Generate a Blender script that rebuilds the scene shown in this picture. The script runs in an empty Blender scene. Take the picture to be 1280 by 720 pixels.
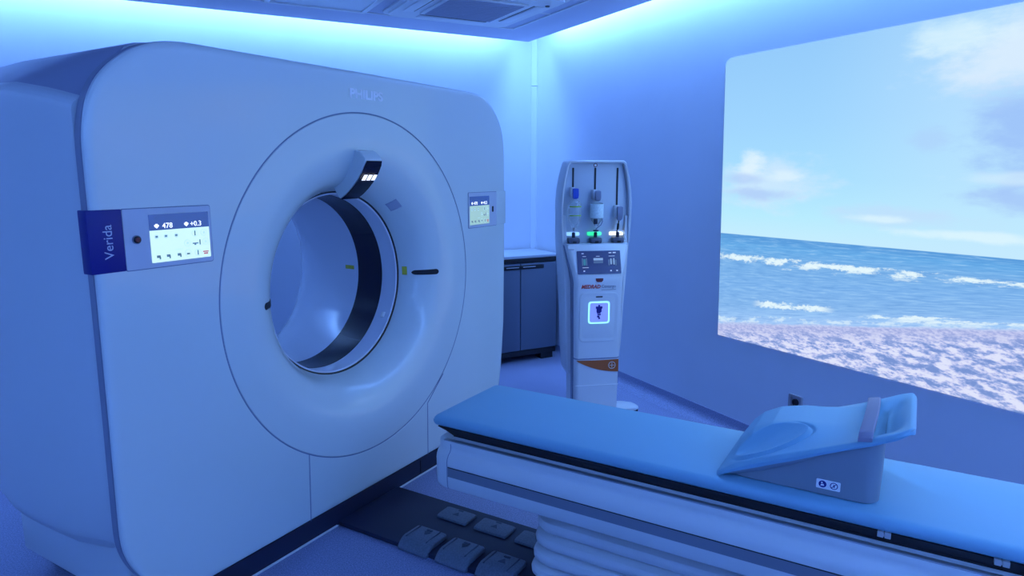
import bpy, bmesh, math
from mathutils import Matrix, Vector
PI = math.pi
SC = bpy.context.scene
COL = SC.collection

# ------------------------------------------------------------------ frames
ROOM_AZ = math.radians(59.3)
A = Vector((math.cos(ROOM_AZ), math.sin(ROOM_AZ), 0))      # towards the back wall
N = Vector((math.sin(ROOM_AZ), -math.cos(ROOM_AZ), 0))     # towards the right wall
RW = 4.2603
M_ROOM = Matrix.Translation(N * RW) @ Matrix.Rotation(ROOM_AZ - PI / 2, 4, 'Z')   # x=-distance to right wall, y=along it
A_BACK, A_FRONT, R_LEFT = 3.5, -3.3, 5.3
TRAY_Z = 2.70

# ------------------------------------------------------------------ materials
def mat(name, col, rough=.5, spec=.5, metal=0, emit=None, estr=1.0, noise=None, bump=0, alpha=1, trans=0, coat=0):
    m = bpy.data.materials.new(name); m.use_nodes = True
    nt = m.node_tree; b = nt.nodes['Principled BSDF']
    b.inputs['Base Color'].default_value = (*col, 1)
    b.inputs['Roughness'].default_value = rough
    b.inputs['Specular IOR Level'].default_value = spec
    b.inputs['Metallic'].default_value = metal
    b.inputs['Coat Weight'].default_value = coat
    b.inputs['Coat Roughness'].default_value = .08
    b.inputs['Transmission Weight'].default_value = trans
    b.inputs['Alpha'].default_value = alpha
    if emit:
        b.inputs['Emission Color'].default_value = (*emit, 1)
        b.inputs['Emission Strength'].default_value = estr
    if noise or bump:
        tc = nt.nodes.new('ShaderNodeTexCoord'); n = nt.nodes.new('ShaderNodeTexNoise')
        n.inputs['Scale'].default_value = noise[0] if noise else 60
        n.inputs['Detail'].default_value = 4
        nt.links.new(tc.outputs['Object'], n.inputs['Vector'])
        if noise:
            r = nt.nodes.new('ShaderNodeValToRGB')
            r.color_ramp.elements[0].position = .35; r.color_ramp.elements[1].position = .65
            r.color_ramp.elements[0].color = (*[c * (1 - noise[1]) for c in col], 1)
            r.color_ramp.elements[1].color = (*[min(1, c * (1 + noise[1])) for c in col], 1)
            nt.links.new(n.outputs['Fac'], r.inputs['Fac']); nt.links.new(r.outputs['Color'], b.inputs['Base Color'])
        if bump:
            bp = nt.nodes.new('ShaderNodeBump'); bp.inputs['Strength'].default_value = bump; bp.inputs['Distance'].default_value = .002
            nt.links.new(n.outputs['Fac'], bp.inputs['Height']); nt.links.new(bp.outputs['Normal'], b.inputs['Normal'])
    return m

WALL = mat('wall paint', (.62, .67, .80), .65, .3, noise=(3, .015))
CEIL = mat('ceiling paint', (.62, .64, .78), .7, .3)
FLOOR = mat('speckled vinyl floor', (.25, .28, .46), .45, .4, noise=(170, .28))
WHITE = mat('scanner white lacquer', (.72, .79, .78), .25, .5, coat=.7)
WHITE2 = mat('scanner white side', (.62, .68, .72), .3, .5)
LINER = mat('bore liner white', (.66, .70, .80), .10, .5)
RIM = mat('scanner grey rim', (.27, .30, .40), .4, .5)
TOPGREY = mat('scanner grey top cover', (.34, .37, .50), .35, .5)
SEAM = mat('seam grey', (.22, .27, .38), .6, .3)  # blue-grey of the panel joints and one small printed mark
NAVY = mat('name plate blue', (.012, .014, .22), .4, .4)
BLACK = mat('black plastic', (.008, .009, .016), .35, .5)
GLOSSBLACK = mat('glossy black window', (.006, .008, .028), .22, .25)
DARK = mat('dark grey plinth', (.018, .024, .055), .5, .4)
PANELW = mat('control bezel', (.60, .63, .72), .3, .5)
SCRBLUE = mat('screen header', (.05, .08, .2), .25, .5, emit=(.03, .075, .27), estr=.9)
SCRLITE = mat('screen body', (.3, .33, .3), .25, .5, emit=(.62, .92, .90), estr=.95)
SCRLITE2 = mat('screen body green', (.3, .33, .3), .25, .5, emit=(.36, .60, .52), estr=.8)
SCRTXT = mat('screen text', (.8, .8, .8), .4, .5, emit=(.9, .95, 1), estr=1.1)
ICON = mat('screen icon dark', (.10, .16, .24), .4, .5, emit=(.10, .2, .26), estr=.6)
ICONG = mat('screen icon pale', (.4, .5, .5), .4, .5, emit=(.44, .70, .74), estr=.8)
ICONR = mat('screen icon red', (.4, .1, .1), .4, .5, emit=(.45, .12, .2), estr=.8)
REDB = mat('red button', (.16, .02, .03), .3, .5)
LETTERW = mat('pale lettering', (.97, .98, 1.0), .35, .5)
LETTERL = mat('name plate lettering', (.55, .6, .75), .4, .5)
YELLOW = mat('yellow sticker', (.55, .52, .05), .5, .4)
GREYST = mat('grey sticker', (.42, .46, .58), .5, .4)
CUSH = mat('pale blue vinyl', (.23, .49, .66), .45, .35, bump=.15)
BEAM = mat('table shell white', (.66, .71, .74), .4, .5)
STRIPE = mat('grey strip', (.20, .23, .30), .5, .4)
SILVER = mat('aluminium edge', (.45, .47, .5), .35, .5, metal=.8)
BELLOWS = mat('bellows white', (.68, .72, .76), .6, .3)
PEDAL = mat('pedal rubber grey', (.13, .16, .22), .55, .4, noise=(140, .12))
PEDALD = mat('pedal mark', (.06, .075, .12), .6, .4)
WEDGEG = mat('wedge base grey', (.25, .30, .36), .55, .4, noise=(8, .03))
BAND = mat('grey band', (.30, .29, .40), .6, .3)
CLIPW = mat('clip grey', (.45, .48, .52), .5, .4)
INJ = mat('injector white', (.66, .69, .74), .35, .5)
INJP = mat('injector panel', (.52, .58, .66), .35, .5)
INJG = mat('injector grey', (.21, .24, .36), .45, .4)
ORANGE = mat('orange plate', (.42, .10, .02), .4, .5)
CREAM = mat('pale mark', (.70, .66, .60), .5, .4)
REDT = mat('red lettering', (.55, .06, .05), .5, .4)
GREYT = mat('grey lettering', (.25, .27, .34), .5, .4)
BLUECLIP = mat('blue clip', (.02, .08, .55), .4, .5)
BOTTLE = mat('clear plastic', (.80, .88, .92), .12, .5, trans=.75, alpha=.6)
LABELW = mat('bottle label', (.62, .74, .76), .5, .4, noise=(90, .1))
LIME = mat('lime print', (.30, .50, .02), .5, .4)
CAB = mat('cabinet door', (.115, .145, .22), .5, .4)
CABTOP = mat('cabinet top', (.42, .46, .56), .5, .4)
GREYSOCK = mat('socket frame', (.30, .30, .36), .4, .5)
FIXT = mat('fixture white', (.80, .82, .86), .5, .4)
GRILLE = mat('grille grey', (.45, .48, .62), .6, .3)
DIFF = mat('light diffuser', (.80, .85, .90), .4, .4)
def led(name, c, s): return mat(name, (.5, .5, .5), .4, .5, emit=c, estr=s)
LEDW = led('white led', (.9, 1, 1), 1.5); LEDB = led('blue led', (.22, .48, 1), 1.25); LEDG = led('green led', (.0, .9, .25), 1.1)
RING = led('cyan ring light', (.25, .75, 1), 1.5); BLOCK = mat('pump block dark', (.075, .085, .13), .4, .5)
PLATE = led('violet backlit plate', (.13, .16, .80), .85)

# ------------------------------------------------------------------ mesh helpers
class MB:
    def __init__(s): s.bm = bmesh.new()
    def face(s, pts, mi=0):
        vs = [s.bm.verts.new(p) for p in pts]
        f = s.bm.faces.new(vs); f.material_index = mi; return f
    def loft(s, rings, closed=True, cap0=False, cap1=False, mi=0):
        V = [[s.bm.verts.new(p) for p in r] for r in rings]
        n = len(rings[0])
        for a, b in zip(V, V[1:]):
            for i in range(n if closed else n - 1):
                j = (i + 1) % n
                f = s.bm.faces.new((a[i], a[j], b[j], b[i])); f.material_index = mi
        if cap0: f = s.bm.faces.new(list(reversed(V[0]))); f.material_index = mi
        if cap1: f = s.bm.faces.new(V[-1]); f.material_index = mi
        return s
    def box(s, x0, x1, y0, y1, z0, z1, bev=0, mi=0, seg=2):
        b = bmesh.new(); bmesh.ops.create_cube(b, size=1)
        for v in b.verts:
            v.co = Vector(((x0 + x1) / 2 + v.co.x * (x1 - x0), (y0 + y1) / 2 + v.co.y * (y1 - y0), (z0 + z1) / 2 + v.co.z * (z1 - z0)))
        if bev: bmesh.ops.bevel(b, geom=list(b.edges), offset=bev, segments=seg, affect='EDGES', profile=.5)
        for f in b.faces: f.material_index = mi
        s.join(b); return s
    def join(s, b, M=None):
        me = bpy.data.meshes.new('t'); b.to_mesh(me); b.free()
        if M: me.transform(M)
        s.bm.from_mesh(me); bpy.data.meshes.remove(me)
    def prism(s, poly, f0, f1, mi=0, caps=True):
        """poly: 2-D points; f0/f1 map a 2-D point to 3-D at both ends"""
        return s.loft([[f0(*p) for p in poly], [f1(*p) for p in poly]], True, caps, caps, mi)
    def tube(s, pts, r, n=10, mi=0, cap=True):
        pts = [Vector(p) for p in pts]; rings = []
        up = Vector((0, 0, 1))
        for i, p in enumerate(pts):
            t = (pts[min(i + 1, len(pts) - 1)] - pts[max(i - 1, 0)]).normalized()
            u = t.cross(up)
            if u.length < 1e-3: u = t.cross(Vector((1, 0, 0)))
            u.normalize(); w = t.cross(u)
            rr = r[i] if isinstance(r, (list, tuple)) else r
            rings.append([p + (u * math.cos(k * 2 * PI / n) + w * math.sin(k * 2 * PI / n)) * rr for k in range(n)])
        return s.loft(rings, True, cap, cap, mi)
    def lathe(s, prof, c, n=28, mi=0, axis='z', cap0=True, cap1=True):
        rings = []
        for r, h in prof:
            ring = []
            for k in range(n):
                a = 2 * PI * k / n
                if axis == 'z': ring.append((c[0] + r * math.cos(a), c[1] + r * math.sin(a), c[2] + h))
                elif axis == 'y': ring.append((c[0] + r * math.cos(a), c[1] + h, c[2] + r * math.sin(a)))
                else: ring.append((c[0] + h, c[1] + r * math.cos(a), c[2] + r * math.sin(a)))
            rings.append(ring)
        return s.loft(rings, True, cap0, cap1, mi)
    def build(s, name, m, parent=None, smooth=35, M=None, bevel=0):
        bmesh.ops.recalc_face_normals(s.bm, faces=list(s.bm.faces))
        me = bpy.data.meshes.new(name); s.bm.to_mesh(me); s.bm.free()
        for x in (m if isinstance(m, (list, tuple)) else [m]): me.materials.append(x)
        o = bpy.data.objects.new(name, me); COL.objects.link(o)
        if smooth:
            for p in me.polygons: p.use_smooth = True
            me.set_sharp_from_angle(angle=math.radians(smooth))
        if parent: o.parent = parent
        if M is not None: o.matrix_local = M
        if bevel:
            md = o.modifiers.new('bevel', 'BEVEL'); md.width = bevel; md.segments = 2; md.limit_method = 'ANGLE'; md.angle_limit = .6
        return o

def thing(name, label, cat, loc=(0, 0, 0), rz=0, group=None):
    o = bpy.data.objects.new(name, None); COL.objects.link(o)
    o.location = loc; o.rotation_euler = (0, 0, rz); o.empty_display_size = .1
    o['label'] = label; o['category'] = cat
    if group: o['group'] = group
    return o
def tag(o, label, cat, group=None):
    o['label'] = label; o['category'] = cat
    if group: o['group'] = group
    return o
def struct(o):
    o['kind'] = 'structure'; return o

def rrect(x0, x1, z0, z1, r, n=6):
    out = []
    for cx, cz, a0 in ((x1 - r, z1 - r, 0), (x0 + r, z1 - r, PI / 2), (x0 + r, z0 + r, PI), (x1 - r, z0 + r, 1.5 * PI)):
        for k in range(n + 1):
            a = a0 + PI / 2 * k / n; out.append((cx + r * math.cos(a), cz + r * math.sin(a)))
    return out

def text(body, size, M, m, parent, name='lettering', ext=.0006, shear=0, width=None, align='CENTER', bold=0, space=1.0):
    c = bpy.data.curves.new(name, 'FONT'); c.body = body; c.size = size; c.extrude = ext; c.shear = shear
    c.align_x = align; c.align_y = 'CENTER'; c.resolution_u = 3; c.offset = bold; c.space_character = space
    t = bpy.data.objects.new('t', c); COL.objects.link(t)
    dg = bpy.context.evaluated_depsgraph_get(); dg.update()
    me = bpy.data.meshes.new_from_object(t.evaluated_get(dg))
    bpy.data.objects.remove(t); bpy.data.curves.remove(c)
    if width:
        xs = [v.co.x for v in me.vertices]; k = width / (max(xs) - min(xs))
        me.transform(Matrix.Diagonal((k, 1, 1, 1)))
    me.transform(M)
    me.materials.clear(); me.materials.append(m)
    o = bpy.data.objects.new(name, me); COL.objects.link(o); o.parent = parent
    return o
# text standing on a face that looks towards -Y (x right, z up)
FRONT = Matrix(((1, 0, 0, 0), (0, 0, -1, 0), (0, 1, 0, 0), (0, 0, 0, 1)))

def interp(x, tab):
    if x <= tab[0][0]: return tab[0][1]
    for (a, b), (c, d) in zip(tab, tab[1:]):
        if x <= c: return b + (d - b) * (x - a) / (c - a)
    return tab[-1][1]
def sstep(a, b, x):
    t = max(0, min(1, (x - a) / (b - a))); return t * t * (3 - 2 * t)

# ================================================================== ROOM
def rbox(name, x0, x1, y0, y1, z0, z1, m, bev=0):
    o = MB().box(x0, x1, y0, y1, z0, z1, bev).build(name, m, smooth=0, M=M_ROOM)
    return struct(o)
H = 3.05
rbox('floor', -R_LEFT - .2, .2, A_FRONT - .2, A_BACK + .2, -.12, 0, FLOOR)
rbox('wall_right', 0, .2, A_FRONT - .2, A_BACK + .2, 0, H, WALL)
rbox('wall_back', -R_LEFT, 0, A_BACK, A_BACK + .2, 0, H, WALL)
rbox('wall_left', -R_LEFT - .2, -R_LEFT, A_FRONT - .2, A_BACK + .2, 0, H, WALL)
rbox('wall_front', -R_LEFT, 0, A_FRONT - .2, A_FRONT, 0, H, WALL)
rbox('ceiling', -R_LEFT - .2, .2, A_FRONT - .2, A_BACK + .2, H, H + .1, CEIL)
GAP = .2
# dropped ceiling panel with the lit cove all round
o = MB().box(-R_LEFT + GAP, -GAP, A_FRONT + GAP, A_BACK - GAP - .03, TRAY_Z, TRAY_Z + .05).build('trim_1', CEIL, smooth=0, M=M_ROOM); struct(o)
# hangers joining panel and ceiling slab (inside the cove)
m = MB()
for x in (-1.2, -4.0):
    for y in (-2.0, 2.0): m.box(x - .02, x + .02, y - .02, y + .02, TRAY_Z + .05, H)
struct(m.build('trim_2', CEIL, smooth=0, M=M_ROOM))
# coved vinyl skirting
def cove(name, fn0, fn1):
    prof = [(.0, .0), (.085, .0005)]
    for k in range(1, 7):
        a = PI / 2 * k / 6; prof.append((.085 - .079 * math.sin(a), .0005 + .06 * (1 - math.cos(a))))
    prof += [(.006, .1), (0, .1)]
    return struct(MB().prism(prof, fn0, fn1).build(name, FLOOR, smooth=50, M=M_ROOM))
cove('baseboard_right', lambda p, z: (-p, A_FRONT, z), lambda p, z: (-p, A_BACK, z))
cove('baseboard_back', lambda p, z: (-R_LEFT, A_BACK - p, z), lambda p, z: (0, A_BACK - p, z))
# cable trunking in the corner, two lengths with a joint
m = MB()
for z0, z1 in ((.1, 2.372), (2.376, H)):
    m.prism([(0, A_BACK), (-.040, A_BACK), (-.040, A_BACK - .012), (-.012, A_BACK - .046), (0, A_BACK - .046)],
            lambda x, y: (x, y, z0), lambda x, y: (x, y, z1))
struct(m.build('trim_3', WALL, smooth=0, M=M_ROOM))

# ---------------- projected beach picture on the right wall
def beach_material():
    m = bpy.data.materials.new('projected beach picture'); m.use_nodes = True
    nt = m.node_tree; nt.nodes.clear(); L = nt.links.new
    def nd(t, **k):
        n = nt.nodes.new(t)
        for a, b in k.items(): setattr(n, a, b)
        return n
    def math_(op, a, b=None, c=None, clamp=False):
        n = nd('ShaderNodeMath', operation=op); n.use_clamp = clamp
        for i, v in enumerate((a, b, c)):
            if v is None: continue
            if isinstance(v, (int, float)): n.inputs[i].default_value = v
            else: L(v, n.inputs[i])
        return n.outputs[0]
    def ramp(fac, stops, interp='LINEAR'):
        n = nd('ShaderNodeValToRGB'); r = n.color_ramp; r.interpolation = interp
        while len(r.elements) < len(stops): r.elements.new(.5)
        for e, (p, c) in zip(r.elements, stops): e.position = p; e.color = (*c, 1) if len(c) == 3 else c
        L(fac, n.inputs[0]); return n.outputs[0]
    def mix(f, a, b):
        n = nd('ShaderNodeMix', data_type='RGBA')
        if isinstance(f, (int, float)): n.inputs[0].default_value = f
        else: L(f, n.inputs[0])
        for v, i in ((a, 6), (b, 7)):
            if isinstance(v, tuple): n.inputs[i].default_value = (*v, 1)
            else: L(v, n.inputs[i])
        return n.outputs[2]
    def comb(x, y, z=0.0):
        n = nd('ShaderNodeCombineXYZ')
        for i, v in enumerate((x, y, z)):
            if isinstance(v, (int, float)): n.inputs[i].default_value = v
            else: L(v, n.inputs[i])
        return n.outputs[0]
    def noise(v, s, d=5, rough=.55, dist=0):
        n = nd('ShaderNodeTexNoise'); L(v, n.inputs['Vector'])
        n.inputs['Scale'].default_value = s; n.inputs['Detail'].default_value = d
        n.inputs['Roughness'].default_value = rough; n.inputs['Distortion'].default_value = dist
        return n.outputs['Fac']
    def smooth(x, a, b):
        n = nd('ShaderNodeMapRange', interpolation_type='SMOOTHSTEP'); L(x, n.inputs[0])
        n.inputs[1].default_value = a; n.inputs[2].default_value = b; return n.outputs[0]
    tc = nd('ShaderNodeTexCoord'); sp = nd('ShaderNodeSeparateXYZ'); L(tc.outputs['Object'], sp.inputs[0])
    a, z = sp.outputs[1], sp.outputs[2]                     # object y = along the wall, z = height
    x = math_('SUBTRACT', 1.2, a)                           # 0 at the left edge of the picture, grows to the right
    zh = math_('MULTIPLY_ADD', x, .0126, 1.252)
    zs = math_('MULTIPLY_ADD', x, .178, .685)
    t = math_('DIVIDE', math_('SUBTRACT', zh, z), math_('SUBTRACT', zh, zs))   # 0 horizon .. 1 waterline
    # sky
    v = math_('DIVIDE', math_('SUBTRACT', z, zh), 1.05)
    sky = ramp(v, [(0, (.56, .85, 1)), (.12, (.48, .84, 1)), (.3, (.40, .75, 1)), (.6, (.35, .67, 1)), (1, (.30, .60, .97))])
    sky = mix(math_('MULTIPLY', smooth(x, .5, 1.8), .6), sky, (.56, .80, 1))
    cv = comb(math_('MULTIPLY', x, 1.0), math_('MULTIPLY', z, 1.7))
    n1 = noise(cv, 2.3, 7, .55, .3); n2 = noise(comb(math_('ADD', x, 3.1), math_('MULTIPLY', z, 2.4)), 5.0, 6, .6)
    def blob(cx, cz, rx, rz):
        dx = math_('DIVIDE', math_('SUBTRACT', x, cx), rx); dz = math_('DIVIDE', math_('SUBTRACT', z, cz), rz)
        d = math_('SQRT', math_('ADD', math_('MULTIPLY', dx, dx), math_('MULTIPLY', dz, dz)))
        d = math_('ADD', d, math_('MULTIPLY', math_('SUBTRACT', n2, .5), 1.9))
        return math_('SUBTRACT', 1.0, smooth(d, .25, 1.3))
    for cx, cz, rx, rz, colr, k in (
            (.36, 1.56, .38, .15, (.64, .82, 1), .8), (.22, 1.66, .10, .09, (.78, .92, 1), .8), (.30, 1.50, .24, .04, (.42, .60, .95), .75),
            (.18, 1.585, .16, .035, (.44, .62, .96), .7), (.46, 1.60, .16, .03, (.76, .92, 1), .6),
            (1.12, 1.41, .36, .06, (.55, .72, .98), .6), (1.05, 1.40, .18, .022, (.74, .93, 1), .7), (1.45, 1.35, .4, .025, (.80, .96, 1), .6),
            (1.68, 1.80, .30, .24, (.33, .53, .95), .85), (1.58, 2.10, .40, .16, (.76, .88, 1), .75), (1.32, 2.20, .22, .10, (.72, .93, 1), .6),
            (1.72, 1.52, .30, .07, (.38, .57, .95), .8), (1.62, 1.60, .26, .03, (.72, .90, 1), .5), (1.25, 1.77, .10, .06, (.42, .62, .97), .5),
            (2.3, 1.9, .5, .2, (.7, .86, 1), .7), (2.5, 1.5, .6, .1, (.42, .6, .95), .7)):
        sky = mix(math_('MULTIPLY', blob(cx, cz, rx, rz), k), sky, colr)
    # sea
    sea = ramp(t, [(0, (.10, .33, .72)), (.12, (.14, .42, .82)), (.3, (.19, .44, .82)), (.55, (.21, .46, .86)), (.8, (.24, .48, .86)), (.9, (.30, .54, .92)), (1, (.36, .58, .95))])
    sv = comb(math_('MULTIPLY', x, 5.5), math_('MULTIPLY', t, 30.0))
    rip = noise(sv, 1.5, 6, .6, .4)
    sea = mix(math_('MULTIPLY', smooth(rip, .48, .70), .40), sea, (.42, .70, .98))
    sea = mix(math_('MULTIPLY', smooth(rip, .52, .30), .35), sea, (.075, .25, .62))
    fn = noise(comb(math_('MULTIPLY', x, 4.2), math_('MULTIPLY', t, 5.0)), 1.7, 6, .65)
    fn2 = noise(comb(math_('MULTIPLY', x, 14.0), math_('MULTIPLY', t, 9.0)), 2.0, 4, .7)
    def foam(t0, k, w, thr, x0=None, x1=None, s=1.0):
        c = math_('MULTIPLY_ADD', x, k, t0)
        dd = math_('ABSOLUTE', math_('ADD', math_('SUBTRACT', t, c), math_('MULTIPLY', math_('SUBTRACT', fn2, .5), w * 2.4)))
        f = math_('SUBTRACT', 1.0, smooth(dd, w * .35, w))
        f = math_('MULTIPLY', f, smooth(fn, thr, thr + .12))
        if x0 is not None:
            f = math_('MULTIPLY', f, math_('MULTIPLY', smooth(x, x0, x0 + .12), math_('SUBTRACT', 1.0, smooth(x, x1 - .12, x1))))
        return math_('MULTIPLY', f, s)
    white = (.80, .95, 1)
    for fa in (foam(.25, .05, .048, .40, None, None, .95), foam(.30, .03, .05, .49, .4, 3.2, .8), foam(.37, .02, .022, .54, .7, 3, .5),
               foam(.745, .09, .045, .36, .28, .86, .95), foam(.86, .02, .035, .42, .95, 1.5, .9), foam(.93, .0, .032, .40, 1.1, 3, .8),
               foam(.97, .01, .05, .46, None, None, .6)):
        sea = mix(fa, sea, white)
    # sand
    sn = noise(comb(math_('MULTIPLY', x, 8.0), math_('MULTIPLY', z, 24.0)), 1.35, 5, .55, .15)
    sn2 = noise(comb(math_('MULTIPLY', x, 26.0), math_('MULTIPLY', z, 60.0)), 1.6, 4, .6)
    snm = math_('ADD', math_('MULTIPLY', sn, .68), math_('MULTIPLY', sn2, .32))
    dark = ramp(smooth(snm, .40, .58), [(0, (.19, .30, .66)), (.4, (.34, .44, .80)), (.72, (.56, .60, .91)), (1, (.74, .78, .98))])
    flat = mix(smooth(sn2, .35, .65), (.36, .42, .76), (.56, .60, .90))
    sand = mix(smooth(t, 1.0, 1.28), flat, dark)
    sand = mix(math_('MULTIPLY', math_('SUBTRACT', 1.0, smooth(t, 1.0, 1.05)), .5), sand, (.52, .70, .98))
    water = mix(smooth(math_('ADD', t, math_('MULTIPLY', math_('SUBTRACT', fn, .5), .12)), .99, 1.02), sea, sand)
    colr = mix(smooth(t, -.006, .006), sky, water)
    em = nd('ShaderNodeEmission'); L(colr, em.inputs[0]); em.inputs[1].default_value = 1.0
    out = nd('ShaderNodeOutputMaterial'); L(em.outputs[0], out.inputs[0])
    return m
SX0, SX1 = -1.80, 1.2
poly = [(SX0, .66), (1.166, .607), (1.218, 2.262), (1.210, 2.280), (1.180, 2.293), (1.13, 2.296), (SX0, 2.29)]
# object space of the picture: y along the wall, z height (room frame)
o = MB().prism([(y, z) for y, z in poly], lambda y, z: (0, y, z), lambda y, z: (-.004, y, z)).build('wall_projection', beach_material(), smooth=0, M=M_ROOM)
tag(o, 'large glowing beach picture with sea, sand and clouds on the right wall', 'picture')

# ---------------- ceiling fittings
t = thing('air_conditioner', 'square white ceiling air conditioner cassette with central grille, set into dropped ceiling', 'air conditioner')
t.matrix_world = M_ROOM @ Matrix.Translation((-1.15, 2.33, TRAY_Z)) 
def frame(mb, x0, x1, y0, y1, w, z0, z1, bev=0, mi=0):
    mb.box(x0, x1, y0, y0 + w, z0, z1, bev, mi); mb.box(x0, x1, y1 - w, y1, z0, z1, bev, mi)
    mb.box(x0, x0 + w, y0 + w, y1 - w, z0, z1, bev, mi); mb.box(x1 - w, x1, y0 + w, y1 - w, z0, z1, bev, mi)
HX, HY = .475, .475
m = MB(); m.prism(rrect(-HX, HX, -HY, HY, .07), lambda x, y: (x, y, 0), lambda x, y: (x, y, -.012))
m.prism(rrect(-HX + .03, HX - .03, -HY + .03, HY - .03, .05), lambda x, y: (x, y, -.012), lambda x, y: (x, y, -.024))
m.build('fascia', FIXT, t, smooth=20)
m = MB(); m.box(-.27, .27, -.27, .27, -.034, -.024, .004); g = m.build('grille_frame', FIXT, t)
m = MB(); m.box(-.245, .245, -.245, .245, -.0365, -.034)
for k in range(16): yy = -.235 + k * .0313; m.box(-.24, .24, yy, yy + .006, -.040, -.0365)
m.build('intake_grille', GRILLE, t, smooth=0)
for k in range(4):
    R = Matrix.Rotation(k * PI / 2, 4, 'Z')
    m = MB(); m.box(-.25, .25, .325, .395, -.029, -.024, .002); lv = m.build('louvre', FIXT, t, M=R)
    m = MB(); m.box(-.25, .25, .312, .322, -.0255, -.0235); m.build('slot', BLACK, t, smooth=0, M=R)
m = MB(); m.lathe([(.016, -.024), (.014, -.03)], (.39, -.29, 0), 16); m.build('sensor', BLACK, t)
def panel(label, x, y, w, h):
    q = thing('ceiling_light_panel', label, 'ceiling light'); q.matrix_world = M_ROOM @ Matrix.Translation((x, y, TRAY_Z))
    m = MB(); frame(m, -w / 2, w / 2, -h / 2, h / 2, .035, -.016, 0, .003); m.build('frame', FIXT, q)
    m = MB(); m.box(-w / 2 + .035, w / 2 - .035, -h / 2 + .035, h / 2 - .035, -.008, -.002); m.build('diffuser', DIFF, q, smooth=0)
    return q
panel('unlit white square ceiling light panel left of the air conditioner', -2.05, 2.52, .66, .66)
# narrow raised bead framing the fittings on the dropped ceiling
m = MB(); m.box(-.575, -.562, -1.5, 2.862, TRAY_Z - .008, TRAY_Z); m.box(-3.6, -.575, 2.849, 2.862, TRAY_Z - .008, TRAY_Z); m.box(-.69, -.575, 2.30, 2.312, TRAY_Z - .006, TRAY_Z)
struct(m.build('trim_4', FIXT, smooth=0, M=M_ROOM))

# ================================================================== CT SCANNER
CX, CZ = 2.35, 1.09
ct = thing('ct_scanner', 'large white ring-shaped CT scanner with round bore, touch panels and blue name plate', 'CT scanner', (0, 0, 0))
OUT = [(1.117, .42), (1.119, .6), (1.122, .79), (1.126, 1.2), (1.128, 1.6), (1.129, 1.72), (1.136, 1.777), (1.149, 1.836), (1.161, 1.868), (1.184, 1.91),
       (1.214, 1.946), (1.247, 1.977), (1.287, 2.006), (1.334, 2.032), (1.386, 2.051), (1.45, 2.063), (1.521, 2.067), (2.35, 2.069), (3.2, 2.066), (3.289, 2.061),
       (3.34, 2.052), (3.393, 2.034), (3.446, 2.001), (3.501, 1.948), (3.546, 1.881), (3.570, 1.80), (3.577, 1.7), (3.577, 1.2), (3.566, .7), (3.544, .494),
       (3.514, .30), (3.47, .2), (3.40, .135), (3.30, .1), (3.2, .094), (1.40, .094), (1.32, .104), (1.25, .14), (1.195, .20), (1.155, .265), (1.132, .32), (1.12, .37)]
def resample(poly, n):
    P = [Vector(p) for p in poly]; P.append(P[0]); d = [0]
    for a, b in zip(P, P[1:]): d.append(d[-1] + (b - a).length)
    out = []; j = 0
    for k in range(n):
        s = d[-1] * k / n
        while d[j + 1] < s: j += 1
        out.append(P[j].lerp(P[j + 1], (s - d[j]) / (d[j + 1] - d[j])))
    return out
NO = 720
O2 = resample(OUT, NO)
for _ in range(6): O2 = [(O2[i - 1] + O2[i] * 2 + O2[(i + 1) % NO]) / 4 for i in range(NO)]
C2 = Vector((CX, CZ)); DIR = [(p - C2).normalized() for p in O2]
def oring(inset, y):
    r = []
    for i, p in enumerate(O2):
        tng = (O2[(i + 1) % NO] - O2[i - 1]).normalized(); nrm = Vector((tng.y, -tng.x))
        if nrm.dot(p - C2) > 0: nrm = -nrm
        q = p + nrm * inset; r.append((q.x, y, q.y))
    return r
def cring(rad, y, dirs=None): return [(CX + d.x * rad, y, CZ + d.y * rad) for d in (dirs or DIR)]
BOWL = [(.700, 0), (.680, .0006), (.655, .003), (.63, .0075), (.605, .015), (.58, .026), (.555, .040), (.53, .057), (.51, .075), (.49, .099), (.475, .124), (.462, .152), (.452, .18), (.446, .20)]
def bowl_y(r): return interp(r, [(a, b) for a, b in reversed(BOWL)])
m = MB()
m.loft([oring(0, .014), oring(.002, .006), oring(.006, .002), oring(.012, 0), oring(.03, 0), cring(.81, 0), cring(.803, 0), cring(.80, .003), cring(.797, .003), cring(.794, 0), cring(.78, 0)] + [cring(r, y) for r, y in BOWL])
m.build('front_cover', WHITE, ct, smooth=30)
m = MB(); m.loft([oring(.003, .014), oring(.003, .020), oring(.0, .022), oring(-.001, .050), oring(.010, .052), oring(.06, .052)]); m.build('edge_trim', RIM, ct, smooth=40)
m = MB(); m.loft([cring(.8034, .0012), cring(.7966, .0012)]); m.build('ring_seam', SEAM, ct)
def seam_line(pts, w=.003, y=-.0006):
    mb = MB()
    pts = [Vector(p) for p in pts]
    for a, b in zip(pts, pts[1:]):
        d = (b - a).normalized(); nrm = Vector((-d.y, d.x)) * w
        mb.prism([a + nrm, b + nrm, b - nrm, a - nrm], lambda x, z: (x, y, z), lambda x, z: (x, .002, z))
    mb.build('panel_seam', SEAM, ct, smooth=0)
seam_line([(2.917, .517), (2.772, .388), (2.766, .096)])
seam_line([(1.937, .404), (1.927, .096)], .0022)
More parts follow.
